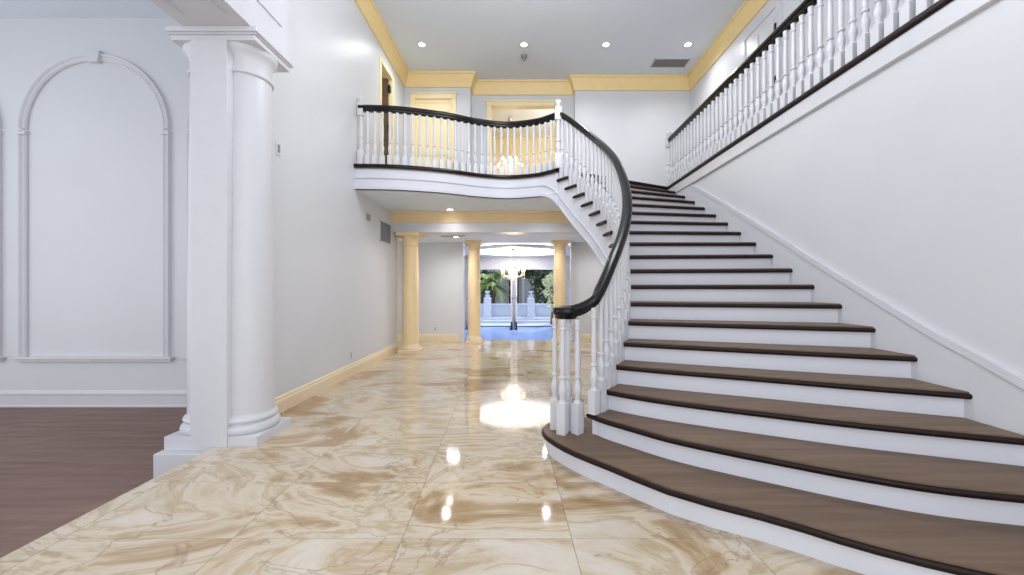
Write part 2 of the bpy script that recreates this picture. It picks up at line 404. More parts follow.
def zbot(u):
    z = u*R-.70
    if u > 17.2: z += (u-17.2)**2*.028
    return max(0, z)
# inner (open side) stringer: stepped top, smooth lower edge
def stringer_face(off, m, name, zt, zb, th, us=None):
    bm = bmesh.new(); prev = None; us = us or [1.6+i*.1 for i in range(175)]
    for u in us:
        if u > 19.001: break
        p = I(u)+Nrm(u)*off; q = I(u)+Nrm(u)*(off+th); k = math.floor(u+1e-6)
        lo, hi = zb(u), zt(u)
        r4 = [bm.verts.new((p.x, p.y, lo)), bm.verts.new((p.x, p.y, hi)), bm.verts.new((q.x, q.y, hi)), bm.verts.new((q.x, q.y, lo))]
        if prev:
            for i in range(4): bm.faces.new((prev[i], prev[(i+1) % 4], r4[(i+1) % 4], r4[i]))
        else: bm.faces.new(r4)
        prev = r4
    bm.faces.new(prev[::-1])
    return obj(name, bm, m, stair)
us = []
for k in range(1, 19): us += [k+.0+1e-4+.02, k+.25, k+.5, k+.75, k+1-.0001]
us = [u for u in us if u > 2.2]
stringer_face(.03, 'riser', 'stringer', lambda u: math.floor(u)*R-.03, zbot, .05, us)
usm = [4.2+i*.15 for i in range(99)]
m1 = stringer_face(.014, 'white', 'stringer_moulding', lambda u: zbot(u)+.20, lambda u: zbot(u)+.175, .03, usm)
m1 = stringer_face(.018, 'white', 'stringer_moulding', lambda u: zbot(u)+.03, lambda u: zbot(u), .03, usm)
# soffit
bm = bmesh.new(); prev = None
for i in range(76):
    u = 4+i*.2
    a = I(u)+Nrm(u)*.03; b_ = O(u); row = [bm.verts.new((*(a+(b_-a)*(j/6)), zbot(u))) for j in range(7)]
    top = [bm.verts.new((v.co.x, v.co.y, v.co.z+.04)) for v in row]
    if prev:
        for j in range(6): bm.faces.new((prev[0][j], prev[0][j+1], row[j+1], row[j])); bm.faces.new((prev[1][j], row[1-1] if 0 else top[j], top[j+1], prev[1][j+1]))
    prev = (row, top)
obj('soffit', bm, 'ceil', stair, smooth=40)
# wall skirt with raised cap
bm = bmesh.new(); cap = []
for i in range(0, 164):
    u = 1+i*.11
    if u > 18.8: break
    cap.append((XW, O(u).y, min(3.11, u*R+.20+max(0, (4.5-u))*.03)))
lo = [(c[0], c[1], max(0, c[2]-.5)) for c in cap]
vp = [[bm.verts.new((XW-.018, c[1], c[2])), bm.verts.new((XW-.018, c[1], l[2])), bm.verts.new((XW, c[1], l[2])), bm.verts.new((XW, c[1], c[2]))] for c, l in zip(cap, lo)]
for a, b_ in zip(vp, vp[1:]):
    for j in range(4): bm.faces.new((a[j], a[(j+1) % 4], b_[(j+1) % 4], b_[j]))
bm.faces.new(vp[0]); bm.faces.new(vp[-1][::-1])
sk = obj('skirt_board', bm, 'white', stair)
bm = bmesh.new(); sweep(bm, [(XW-.015, c[1], c[2]) for c in cap if c[2] < 3.07], [(-.015, 0), (.022, 0), (.03, .015), (.022, .045), (.008, .055), (-.015, .055)])
obj('skirt_cap', bm, 'white', sk, smooth=40)

# ------------------------------------------------------------------ balcony / gallery floor
bal_pts = [(-2.63, 6.02), (-2.2, 6.04), (-1.775, 6.11), (-1.25, 6.27), (-.71, 6.52), (-.23, 6.64), (.24, 6.53), (.45, 6.39), (.61, 6.24)]
bal = [Vector((p[0], p[1])) for p in spline(bal_pts, 64)]
n19 = nose(19)
edge = bal+n19[1:]
poly = edge+[Vector((XW, -1.6)), Vector((3.95, -1.6)), Vector((3.95, 9.6)), Vector((2.2, 12.2)), Vector((-1.85, 12.2)), Vector((-1.85, 8.9)), Vector((XL, 8.9))]
poly_in = offset(bal, .05)
bm = bmesh.new(); prism(bm, [p for p in edge]+poly[len(edge):], ZF-.06, ZF-.005)
struct(obj('floor_upper', bm, 'tread'))
bm = bmesh.new(); prism(bm, offset(bal, .02)+[Vector((XW, 7.4)), Vector((XW, 8.1)), Vector((XL, 8.1))], 2.935, 2.97)
struct(obj('ceiling_under_balcony', bm, 'ceil'))
# balcony fascia: bottom drops to meet the stringer at the newel
def fz(i):
    s = max(0, (i-50)/14); return 2.935-(2.935-zbot(19))*s*s
def strip(path, zt, zb, off0, off1):
    bm = bmesh.new(); A = offset(path, -off0); B = offset(path, -off1); prev = None
    for i in range(len(path)):
        r4 = [bm.verts.new((A[i].x, A[i].y, zb(i))), bm.verts.new((A[i].x, A[i].y, zt(i))), bm.verts.new((B[i].x, B[i].y, zt(i))), bm.verts.new((B[i].x, B[i].y, zb(i)))]
        if prev:
            for j in range(4): bm.faces.new((prev[j], prev[(j+1) % 4], r4[(j+1) % 4], r4[j]))
        else: bm.faces.new(r4)
        prev = r4
    bm.faces.new(prev[::-1]); return bm
balcony = thing('balcony', 'curved white balcony fascia with black top edge above the passage', 'balcony')
obj('fascia', strip(bal, lambda i: ZF-.045, fz, -.03, -.09), 'riser', balcony, smooth=30)
obj('moulding', strip(bal, lambda i: fz(i)+.20, lambda i: fz(i)+.175, -.012, -.04), 'white', balcony, smooth=30)
obj('moulding', strip(bal, lambda i: fz(i)+.035, lambda i: fz(i), -.008, -.04), 'white', balcony, smooth=30)
bm = bmesh.new(); sweep(bm, [(p.x, p.y, ZF) for p in bal], [(-.05, .004), (.012, .004), (.022, -.01), (.022, -.036), (.012, -.05), (-.05, -.05)])
eo = obj('edge_nosing', bm, 'rail', balcony, smooth=50); eo['label'] = 'black rounded floor edge'
bm = bmesh.new(); sweep(bm, [(p.x, p.y, ZF) for p in n19], [(-.05, .004), (.012, .004), (.022, -.01), (.022, -.036), (.012, -.05), (-.05, -.05)])
eo = obj('landing_nosing', bm, 'dark', stair, smooth=50)
gal = thing('gallery', 'straight white gallery fascia with dark top edge above the stair wall', 'gallery')
bx('fascia', 'white', XW-.03, XW+.0, -1.6, 7.40, 3.12, ZF-.05, gal)
bm = bmesh.new(); sweep(bm, [(XW-.02, 7.0, 3.11), (XW-.02, -1.6, 3.11)], [(-.02, 0), (.006, 0), (.016, .008), (.016, .022), (.004, .032), (-.02, .032)])
mo = obj('moulding', bm, 'white', gal, smooth=40)
bm = bmesh.new(); sweep(bm, [(XW-.03, 7.42, ZF), (XW-.03, -1.6, ZF)], [(-.07, .004), (.012, .004), (.022, -.01), (.022, -.04), (.012, -.055), (-.07, -.055)])
eo = obj('edge_nosing', bm, 'dark', gal, smooth=50); eo['label'] = 'dark rounded floor edge'

# ------------------------------------------------------------------ balusters and rails
def baluster_mesh(h, blk=.19, s=1.0, name='baluster'):
    bm = bmesh.new(); w_ = .034*s
    box(bm, -w_, w_, -w_, w_, 0, blk)
    lo = [(w_*.95, blk), (.020*s, blk+.022)]
    a = blk+.022; T = h
    g = lambda t: a+(T-a)*t
    prof = [(.033*s, blk-.001), (.030*s, blk+.012), (.019*s, blk+.024), (.021*s, g(.05)), (.029*s, g(.10)), (.031*s, g(.135)), (.027*s, g(.18)), (.017*s, g(.235)), (.015*s, g(.26)),
            (.026*s, g(.275)), (.026*s, g(.295)), (.016*s, g(.31)), (.018*s, g(.34)), (.022*s, g(.42)), (.021*s, g(.6)), (.0165*s, g(.84)), (.0165*s, g(.86)), (.024*s, g(.875)), (.024*s, g(.89)),
            (.017*s, g(.905)), (.023*s, g(.95)), (.024*s, g(1))]
    lathe(bm, prof, 14)
    bmesh.ops.recalc_face_normals(bm, faces=bm.faces)
    me = bpy.data.meshes.new(name); bm.to_mesh(me); bm.free(); me.materials.append(M['white']); me.shade_smooth(); me.set_sharp_from_angle(angle=math.radians(38)); return me
def put(name, me, loc, parent, rz=0):
    o = bpy.data.objects.new(name, me); C.objects.link(o); o.parent = parent; o.location = loc; o.rotation_euler.z = rz; return o
RH = .86          # underside of rail above the nosing line / floor
RP = [(a*.97, b_*.97) for a, b_ in [(-.026, 0), (.026, 0), (.034, .012), (.036, .035), (.05, .048), (.053, .072), (.042, .098), (.02, .11), (-.02, .11), (-.042, .098), (-.053, .072), (-.05, .048), (-.036, .035), (-.034, .012)]]
sb = thing('stair_balustrade', 'stair balustrade of turned white balusters under a black S-curved handrail', 'balustrade')
hvar = [baluster_mesh(h_, b_) for h_, b_ in ((RH+.18*R, .19), (RH+.70*R, .26))]
def ang(u): n_ = Nrm(u); return math.atan2(n_.y, n_.x)
for k in range(5, 19):
    for i, fr in enumerate((.18, .70)):
        if k == 2 and 0: continue
        u = k+fr; p = I(u)+Nrm(u)*.05
        h_ = u*R+RH-k*R
        put('baluster', hvar[i], (p.x, p.y, k*R), sb, ang(u))
# newel cluster on the bullnose step
cen = Vector((.40, 3.20)); zr = 1.105
vol = baluster_mesh(zr-R+.005, .25, 1.08)
for a in (-120, -48, 24, 96, 168): 
    p = cen+Vector((math.cos(math.radians(a)), math.sin(math.radians(a))))*.105
    put('baluster', vol, (p.x, p.y, R), sb, math.radians(a))
nwm = baluster_mesh(zr-R+.005, .22, 1.25, 'newel_post'); put('newel_post', nwm, (cen.x, cen.y, R), sb)
# handrail path: volute over the cluster then up along the curve to the balcony newel
ctl = [Vector((.31, 3.235, zr)), Vector((.40, 3.19, zr)), Vector((.49, 3.15, zr+.022))]
for u, z in ((2.0, zr+.075), (2.5, 1.262), (3.0, 1.352), (3.5, 1.455), (4.0, 4*R+RH), (4.5, 4.5*R+RH)):
    p = I(u)+Nrm(u)*.05; ctl.append(Vector((p.x, p.y, z)))
path = [catmull(ctl, i*(len(ctl)-1)/40) for i in range(41)]
for i in range(1, 149):
    u = 4.5+i*.1
    if u > 18.72: break
    p = I(u)+Nrm(u)*.05; path.append(Vector((p.x, p.y, u*R+RH)))
for _ in range(24):
    path = [path[0]]+[(path[i-1]+path[i]*2+path[i+1])/4 for i in range(1, len(path)-1)]+[path[-1]]
for k in (2, 3, 4):      # the lowest balusters follow the eased start of the handrail
    for i, fr in enumerate((.10 if k == 2 else .18, .70)):
        u = k+fr; p = I(u)+Nrm(u)*.05; zz = min(path, key=lambda v: (v.x-p.x)**2+(v.y-p.y)**2).z
        put('baluster', baluster_mesh(zz-k*R+.006, .19 if i == 0 else .26), (p.x, p.y, k*R), sb, ang(u))
nb = I(18.98)+Nrm(18.9)*.02
bm = bmesh.new(); sweep(bm, path, RP)
hr = obj('handrail', bm, 'rail', sb, smooth=40); hr['label'] = 'glossy black curved handrail'
bm = bmesh.new(); lathe(bm, [(.05, 0), (.08, .004), (.095, .03), (.112, .048), (.115, .075), (.10, .1), (.05, .111)], 28, (cen.x-.01, cen.y, zr)); v = obj('volute', bm, 'rail', sb, smooth=40); v['label'] = 'black round handrail end'
# balcony newel
def newel(parent, loc, h_, s=1.0):
    bm = bmesh.new(); box(bm, -.055*s, .055*s, -.055*s, .055*s, 0, .24, .004)
    lathe(bm, [(.05*s, .24), (.03*s, .27), (.045*s, .32), (.048*s, .35), (.03*s, .42), (.028*s, .43), (.042*s, .445), (.042*s, .46), (.028*s, .48), (.035*s, .6), (.03*s, .74), (.04*s, .755), (.04*s, .77), (.03*s, .79)], 20)
    box(bm, -.055*s, .055*s, -.055*s, .055*s, .79, h_-.13, .004)
    lathe(bm, [(.06*s, h_-.13), (.06*s, h_-.115), (.03*s, h_-.10), (.05*s, h_-.07), (.055*s, h_-.045), (.04*s, h_-.01), (.012*s, h_)], 20)
    o = obj('newel_post', bm, 'white', parent, smooth=35); o.location = loc; return o
bb = thing('balcony_balustrade', 'balustrade of slim turned white balusters with wavy black rail along curved balcony', 'balustrade')
newel(bb, (nb.x, nb.y, ZF), 1.13)
newel(bb, (XL+.08, 6.09, ZF), 1.12, .8)
bmesh_b = baluster_mesh(RH, .16)
bi = offset(bal, .065)
# arc-length sampling
L_ = [0]
for a, b_ in zip(bi, bi[1:]): L_.append(L_[-1]+(b_-a).length)
def at_len(s):
    for i in range(len(L_)-1):
        if L_[i+1] >= s: f_ = (s-L_[i])/(L_[i+1]-L_[i]); return bi[i]+(bi[i+1]-bi[i])*f_, (bi[i+1]-bi[i]).normalized()
    return bi[-1], (bi[-1]-bi[-2]).normalized()
tot = L_[-1]; nbal = 28
for i in range(nbal):
    p, t = at_len(.19+(tot-.30)*i/(nbal-1+.6)); put('baluster', bmesh_b, (p.x, p.y, ZF), bb, math.atan2(t.y, t.x))
bm = bmesh.new(); sweep(bm, [(p.x, p.y, ZF+RH) for p in bi[1:-1]], RP); hr = obj('handrail', bm, 'rail', bb, smooth=40); hr['label'] = 'black wavy handrail'
gb = thing('gallery_balustrade', 'straight balustrade of turned white balusters and black rail above the stair wall', 'balustrade')
gx = XW+.02
newel(gb, (gx, 7.44, ZF), 1.1)
gm = baluster_mesh(RH, .17, 1.1)
y = 7.44-.13; 
while y > 2.2:
    put('baluster', gm, (gx, y, ZF), gb); y -= .1205
bm = bmesh.new(); sweep(bm, [(gx, 7.40, ZF+RH), (gx, -1.6, ZF+RH)], RP); hr = obj('handrail', bm, 'rail', gb, smooth=40); hr['label'] = 'black straight handrail'

# ------------------------------------------------------------------ crown mouldings, trims and baseboards
CP = [(0, 0), (0, -.30), (.03, -.30), (.035, -.27), (.045, -.25), (.055, -.2), (.08, -.12), (.11, -.08), (.115, -.05), (.14, -.04), (.14, 0)]
bm = bmesh.new()
sweep(bm, [(XL, -1.6, ZC), (XL, YB, ZC), (xr, YB, ZC), (xr, YR, ZC), (xrr, YR, ZC), (xrr, 8.8, ZC), (3.95, 8.8, ZC), (3.95, -1.6, ZC)], CP)
struct(obj('trim_1', bm, 'crown', smooth=30))
# header between the hall and the passage, with a tan crown
hd = bmesh.new(); box(hd, XL-.0, XW, 7.9, 8.25, 2.52, 2.97)
struct(obj('wall_header', hd, 'white'))
bm = bmesh.new(); sweep(bm, [(XL, 7.9, 2.935), (XW, 7.9, 2.935)], [(0, 0), (0, -.22), (.02, -.22), (.04, -.15), (.09, -.05), (.12, -.04), (.12, 0)])
struct(obj('trim_2', bm, 'cream', smooth=30))
BP = [(0, 0), (.022, 0), (.022, .13), (.014, .15), (.014, .17), (.006, .185), (0, .185)]
bm = bmesh.new(); sweep(bm, [(XL, 3.85, 0), (XL, 8.08, 0)], BP); struct(obj('baseboard_left', bm, 'tan'))
bm = bmesh.new(); sweep(bm, [(-4.45, YG, 0), (-1.56, YG, 0)], BP); struct(obj('baseboard_back', bm, 'tan'))
bm = bmesh.new(); sweep(bm, [(1.42, YG, 0), (XW, YG, 0)], BP); struct(obj('baseboard_back_right', bm, 'tan'))
bm = bmesh.new(); sweep(bm, [(-9.5, YS, ZS), (XL-.15, YS, ZS)], [(0, 0), (.03, 0), (.03, .02), (.022, .03), (.022, .16), (.03, .17), (.03, .19), (.012, .22), (0, .225)]); struct(obj('baseboard_salon', bm, 'white'))
bm = bmesh.new(); box(bm, XL-.17, XL+.015, 8.1, 8.13, 0, 2.52); box(bm, XL-.17, XL-.13, 8.1, 8.2, 0, 2.52); struct(obj('trim_8', bm, 'tan'))
# white casing of the garden-room opening
bm = bmesh.new()
for s0, s1 in ((-1.56, -1.44), (1.30, 1.42)): box(bm, s0, s1, YG-.03, YG+.17, 0, 2.52)
struct(obj('trim_3', bm, 'white'))
# edge strip of the raised marble hall along the sunken room
struct(bx('trim_4', 'white', XL-.012, XL, -1.6, 3.2, ZS, -.012))

# ------------------------------------------------------------------ arched wall mouldings in the salon
PXM = YS/F
def arch_frame(cxm, label, rr=74.5*PXM-.045):
    t = thing('arch_moulding', label, 'wall moulding', (cxm, YS, 0), 'arched wall mouldings in the salon')
    zs = H+158*PXM; zi = H+153.5*PXM; zb = H-70*PXM
    prof = [(-.045, 0), (-.045, .02), (-.03, .035), (-.016, .022), (.0, .03), (.016, .022), (.03, .04), (.042, .045), (.048, .02), (.048, 0)]
    def sweepxz(bm, path, prof):
        P = [Vector(p) for p in path]; rings = []
        for i in range(len(P)):
            tt = (P[min(i+1, len(P)-1)]-P[max(i-1, 0)]).normalized(); s = Vector((tt.z, 0, -tt.x))
            rings.append([bm.verts.new(P[i]-s*q[0]+Vector((0, -q[1], 0))) for q in prof])
        for a, b2 in zip(rings, rings[1:]):
            for j in range(len(prof)-1): bm.faces.new((a[j], a[j+1], b2[j+1], b2[j]))
        bm.faces.new(rings[0]); bm.faces.new(rings[-1][::-1])
    bm = bmesh.new(); sweepxz(bm, [(rr*math.cos(PI-PI*i/40)*-1*-1, 0, zs+rr*math.sin(PI*i/40)) for i in range(41)], prof); obj('arch', bm, 'white', t, smooth=40)
    for s in (-1, 1):
        bm = bmesh.new(); path = [(s*rr, 0, zb), (s*rr, 0, zs-.02)] if s < 0 else [(s*rr, 0, zs-.02), (s*rr, 0, zb)]
        sweepxz(bm, path, prof); obj('side_moulding', bm, 'white', t, smooth=40)
        bm = bmesh.new(); box(bm, s*rr-.055, s*rr+.055, -.052, 0, zi-.02, zi+.015); obj('impost', bm, 'white', t)
    bm = bmesh.new(); box(bm, -rr-.1, rr+.1, -.075, 0, zb-.015, zb+.015); box(bm, -rr-.08, rr+.08, -.05, 0, zb-.05, zb-.015); obj('sill', bm, 'white', t, bev=.004)
    bm = bmesh.new(); prof2 = [(-.075, zs+rr-.075), (.075, zs+rr-.075), (.1, zs+rr+.075), (-.1, zs+rr+.075)]
    a = [bm.verts.new((x, -.06, z)) for x, z in prof2]; b2 = [bm.verts.new((x, 0, z)) for x, z in prof2]
    bm.faces.new(a); bm.faces.new(b2[::-1])
    for i in range(4): bm.faces.new((a[i], a[(i+1) % 4], b2[(i+1) % 4], b2[i]))
    obj('keystone', bm, 'white', t, bev=.004)
    return t
ax = (96.5-520)*PXM
arch0 = arch_frame(ax, 'large arched white wall moulding seen whole between left edge and the big column')
dup(arch0, (ax-169*PXM, YS, 0), 'arched white wall moulding cut off by the left edge of the photo')
arch_frame((187-520)*PXM+.62, 'narrow arched white wall moulding mostly hidden behind the big white column', .54)

# ------------------------------------------------------------------ big white double column and the beam
px_, py_ = -2.665, 3.52
col = thing('column', 'large white double column with flat front face at corner of marble hall', 'column', (px_, py_, 0))
bm = bmesh.new(); box(bm, -.425, XL-px_, -.32, .32, ZS, -.035); obj('lower_plinth', bm, 'white', col, bev=.004)
bm = bmesh.new(); box(bm, -.40, .40, -.25, .25, -.035, .085); obj('plinth', bm, 'white', col, bev=.004)
fl = .15
bm = bmesh.new(); lathe(bm, [(.235, .085), (.25, .10), (.255, .125), (.245, .15), (.225, .16), (.215, .168), (.215, .176), (.228, .182), (.236, .2), (.228, .222), (.21, .23), (.205, .25)], 48, flat=fl)
obj('base', bm, 'white', col, smooth=35)
# flat front panel bridging the two half shafts
bm = bmesh.new(); lathe(bm, [(.205, .24), (.204, 1.2), (.196, 2.4), (.182, 3.33)], 48, flat=fl); obj('shaft', bm, 'white', col, smooth=35)
bm = bmesh.new(); box(bm, -fl-.015, fl-.0, -.262, -.15, .0, 3.50); obj('front_panel', bm, 'white', col, bev=.003)
bm = bmesh.new(); lathe(bm, [(.18, 3.26), (.20, 3.27), (.203, 3.285), (.19, 3.30), (.183, 3.31), (.186, 3.40), (.20, 3.43), (.222, 3.46), (.235, 3.48), (.235, 3.50)], 48, flat=fl); obj('capital', bm, 'white', col, smooth=35)
bm = bmesh.new(); box(bm, -.345, .385, -.25, .25, 3.50, 3.545); box(bm, -.365, .415, -.28, .27, 3.56, 3.605); box(bm, -.355, .40, -.265, .26, 3.545, 3.56); obj('abacus', bm, 'white', col, bev=.006)
bm = bmesh.new(); box(bm, -2.88, -2.30, -1.6, 3.75, 3.605, ZC)
# raised panel frames on hall face of the beam
struct(obj('wall_beam', bm, 'white'))
bm = bmesh.new(); box(bm, -2.30, -2.288, -1.6, 3.66, 3.88, 3.905); box(bm, -2.78, -2.75, -1.6, 3.1, 3.592, 3.605); box(bm, -2.43, -2.40, -1.6, 3.1, 3.592, 3.605)
struct(obj('trim_5', bm, 'white'))

# ------------------------------------------------------------------ cream round columns
def round_col(x, y, r, label, plinth=.24):
    t = thing('column', label, 'column', (x, y, 0), None)
    bm = bmesh.new(); box(bm, -r*1.22, r*1.22, -r*1.22, r*1.22, 0, .07); obj('plinth', bm, 'tan', t, bev=.004)
    bm = bmesh.new(); lathe(bm, [(r*1.14, .07), (r*1.18, .095), (r*1.14, .12), (r*1.06, .13), (r*1.08, .15), (r*1.03, .17), (r, .18)], 28); obj('base', bm, 'tan', t, smooth=35)
    bm = bmesh.new(); lathe(bm, [(r, .18), (r*.99, 1.0), (r*.92, 2.3)], 28); obj('shaft', bm, 'cream', t, smooth=35)
    bm = bmesh.new(); lathe(bm, [(r*.92, 2.24), (r*1.0, 2.25), (r*1.0, 2.265), (r*.92, 2.28), (r*.94, 2.38), (r*1.05, 2.41), (r*1.15, 2.45)], 28); box(bm, -r*1.35, r*1.35, -r*1.35, r*1.35, 2.45, 2.52); obj('capital', bm, 'cream', t, smooth=35)
    return t
round_col(-2.33, 8.08, .175, 'cream round column standing at the end of the left wall')
round_col(xof(474.5, 9.5), 9.45, .155, 'cream round column left of the chandelier and garden opening')
round_col(xof(559.5, 9.5), 9.45, .155, 'cream round column right of the garden opening, behind the handrail')

# ------------------------------------------------------------------ upper doors and casings
def casing(name, x0, x1, z1, Y, m='casing', wdt=.1, parent=None):
    bm = bmesh.new()
    box(bm, x0-wdt, x0+.006, Y-.035, Y+.157, ZF, z1); box(bm, x1-.006, x1+wdt, Y-.035, Y+.157, ZF, z1); box(bm, x0-wdt, x1+wdt, Y-.035, Y+.157, z1, z1+wdt)
    box(bm, x0-wdt-.02, x1+wdt+.02, Y-.05, Y, z1+wdt, z1+wdt+.03)
    return obj(name, bm, m, parent, bev=.006)
d1 = bx('door_1', 'casing', x0, x1, YB+.02, YB+.07, ZF, 5.66); struct(d1)
fr = casing('door_frame', x0, x1, 5.66, YB, parent=d1)
bm = bmesh.new()
for (a, b_) in ((.06, .40), (.48, .82)):
    for (c, d) in ((.2, .9), (1.05, 1.9)):
        box(bm, x0+a*(x1-x0)/.88, x0+b_*(x1-x0)/.88, YB+.008, YB+.02, ZF+c, ZF+d)
box(bm, x0+.05, x1-.05, YB+.004, YB+.02, ZF+2.06, ZF+2.09); box(bm, x0+.05, x1-.05, YB+.004, YB+.02, ZF+2.25, ZF+2.28)
obj('raised_panel', bm, 'casing', d1, bev=.008)
bm = bmesh.new(); lathe(bm, [(.012, 0), (.012, .03), (.028, .04), (.03, .055), (.02, .068)], 16); k_ = obj('door_knob', bm, 'black', d1, smooth=40); k_.rotation_euler = (PI/2, 0, 0); k_.location = (x1-.07, YB+.02, ZF+1.0)
struct(casing('door_2', xo0, xo1, 5.66, YR))
# narrow door ajar in the left wall with dark hinges
bm = bmesh.new()
box(bm, XL-.157, XL+.025, 7.10, 7.176, ZF, 5.62); box(bm, XL-.157, XL+.025, 7.794, 7.88, ZF, 5.62); box(bm, XL-.157, XL+.025, 7.10, 7.88, 5.62, 5.70)
d3 = obj('door_3', bm, 'casing', bev=.006); struct(d3)
bm = bmesh.new(); box(bm, XL-.62, XL-.06, 7.735, 7.775, ZF, 5.75); obj('door_leaf', bm, 'jamb', d3)
for z in (3.75, 4.55, 5.35):
    bm = bmesh.new(); box(bm, XL-.06, XL-.015, 7.715, 7.79, z, z+.13); lathe(bm, [(.012, z-.01), (.012, z+.14)], 10, (XL-.02, 7.715, 0)); obj('hinge', bm, 'black', d3)
struct(bx('wall_closet', 'jamb', XL-1.2, XL-1.1, 6.6, 8.3, ZF, ZC))
# panelled door and dark slot on the gallery wall
g0, g1 = 5.80, 6.60
bm = bmesh.new(); box(bm, 3.90, 3.95, g0-.1, g0, ZF, 5.66); box(bm, 3.90, 3.95, g1, g1+.1, ZF, 5.66); box(bm, 3.90, 3.95, g0-.1, g1+.1, 5.66, 5.76)
d4 = obj('door_4', bm, 'white', bev=.006); struct(d4)
bx('door_leaf', 'white', 3.92, 3.95, g0, g1, ZF, 5.66, d4)
bm = bmesh.new()
for a, b_ in ((5.87, 6.16), (6.24, 6.53)):
    for c, d in ((.2, .9), (1.05, 1.75), (1.85, 2.2)): box(bm, 3.905, 3.92, a, b_, ZF+c, ZF+d)
obj('raised_panel', bm, 'white', d4, bev=.008)
for z in (3.7, 4.5, 5.3): bx('hinge', 'black', 3.885, 3.90, g0-.02, g0+.012, z, z+.1, d4)
g0, g1 = 4.2, 5.1
bm = bmesh.new(); box(bm, 3.90, 3.95, g0-.1, g0, ZF, 5.66); box(bm, 3.90, 3.95, g1, g1+.1, ZF, 5.66); box(bm, 3.90, 3.95, g0-.1, g1+.1, 5.66, 5.76)
d5 = obj('door_5', bm, 'white', bev=.006); struct(d5)
bx('door_leaf', 'white', 3.92, 3.95, g0, g1, ZF, 5.66, d5)
for z in (3.7, 4.5, 5.3): bx('hinge', 'black', 3.885, 3.90, g1-.02, g1+.02, z, z+.12, d5)
bx('door_gap', 'slot', 3.915, 3.922, g1-.008, g1+.002, ZF, 5.66, d5)

# ------------------------------------------------------------------ downlights, vents, plates
def downlight(loc, label, group, r=.075):
    t = thing('downlight', label, 'ceiling light', loc, group)
    bm = bmesh.new(); lathe(bm, [(r*.8, 0), (r*.8, -.006), (r*1.25, -.008), (r*1.3, 0)], 24, cap=False); obj('trim_ring', bm, 'white', t, smooth=40)
    bm = bmesh.new(); lathe(bm, [(r*.8, -.004), (r*.5, -.002)], 24); obj('lens', bm, 'glow', t)
    return t
lab = ['downlight in hall ceiling, leftmost, nearest the left crown moulding', 'downlight in hall ceiling directly above the smoke detector', 'downlight in hall ceiling third from the left above plain back wall', 'downlight in hall ceiling, rightmost, beside the ceiling air vent']
dl0 = None
for px, l in zip((422, 524, 606, 688), lab):
    Y = (ZC-H)*F/(288-45); X = xof(px, Y)
    if dl0 is None: dl0 = downlight((X, Y, ZC), l, 'downlights in the hall ceiling')
    else: dup(dl0, (X, Y, ZC), l)
    spot((X, Y, ZC-.03), 60, 2.6)
Y = (2.935-H)*F/(288-210); dup(dl0, (xof(450, Y), Y, 2.935), 'downlight under the balcony in front of the tan beam moulding', 'downlights under the balcony'); spot((xof(450, Y), Y, 2.9), 6, 2.6)
Y = (2.52-H)*F/(288-237.5); dup(dl0, (xof(456, Y), Y, 2.52), 'downlight in low passage ceiling beside the slim vent', 'downlights under the balcony'); spot((xof(456, Y), Y, 2.49), 25, 2.9)
# smoke detector
bm = bmesh.new(); lathe(bm, [(.03, -.055), (.055, -.05), (.065, -.03), (.07, 0)], 24); lathe(bm, [(.03, -.05), (.032, -.085), (.02, -.1)], 16)
sd = obj('smoke_detector', bm, 'grey', smooth=40); sd.location = (xof(524, 7.95), 7.95, ZC); tag(sd, 'small round smoke detector on hall ceiling between the downlight and back crown', 'smoke detector')
def vent(name, label, w_, h_, n_, m='white', vertical=False):
    """local frame: face in XZ looking -Y"""
    t = thing(name, label, 'air vent')
    bm = bmesh.new(); b_ = .025
    box(bm, -w_/2, w_/2, -.012, 0, -h_/2, -h_/2+b_); box(bm, -w_/2, w_/2, -.012, 0, h_/2-b_, h_/2); box(bm, -w_/2, -w_/2+b_, -.012, 0, -h_/2, h_/2); box(bm, w_/2-b_, w_/2, -.012, 0, -h_/2, h_/2)
    obj('frame', bm, m, t)
    bm = bmesh.new(); box(bm, -w_/2+b_, w_/2-b_, -.003, 0, -h_/2+b_, h_/2-b_); obj('backing', bm, 'ventback', t)
    bm = bmesh.new()
    for i in range(n_):
        if vertical: x = -w_/2+b_+(w_-2*b_)*(i+.5)/n_; box(bm, x-.007, x+.007, -.012, -.003, -h_/2+b_, h_/2-b_)
        else: z = -h_/2+b_+(h_-2*b_)*(i+.5)/n_; box(bm, -w_/2+b_, w_/2-b_, -.012, -.003, z-.006, z+.006)
    box(bm, -.012, .012, -.014, -.003, -h_/2+b_, h_/2-b_)
    obj('louvres', bm, 'grey', t); return t
v = vent('air_vent', 'wide grey air vent on hall ceiling near the right crown moulding', .78, .34, 10); v.location = (xof(669, 8.25), 8.2, ZC); v.rotation_euler = (PI/2, 0, 0)
v = vent('air_vent', 'wall air vent with vertical louvres on left wall below the balcony', .62, .42, 12, vertical=True); v.location = (XL, 7.42, 2.44); v.rotation_euler = (0, 0, PI/2)
v = vent('air_vent', 'slim air vent on the low passage ceiling above the back wall', .55, .16, 5); v.location = (xof(452, 8.35), 8.45, 2.52); v.rotation_euler = (PI/2, 0, 0)
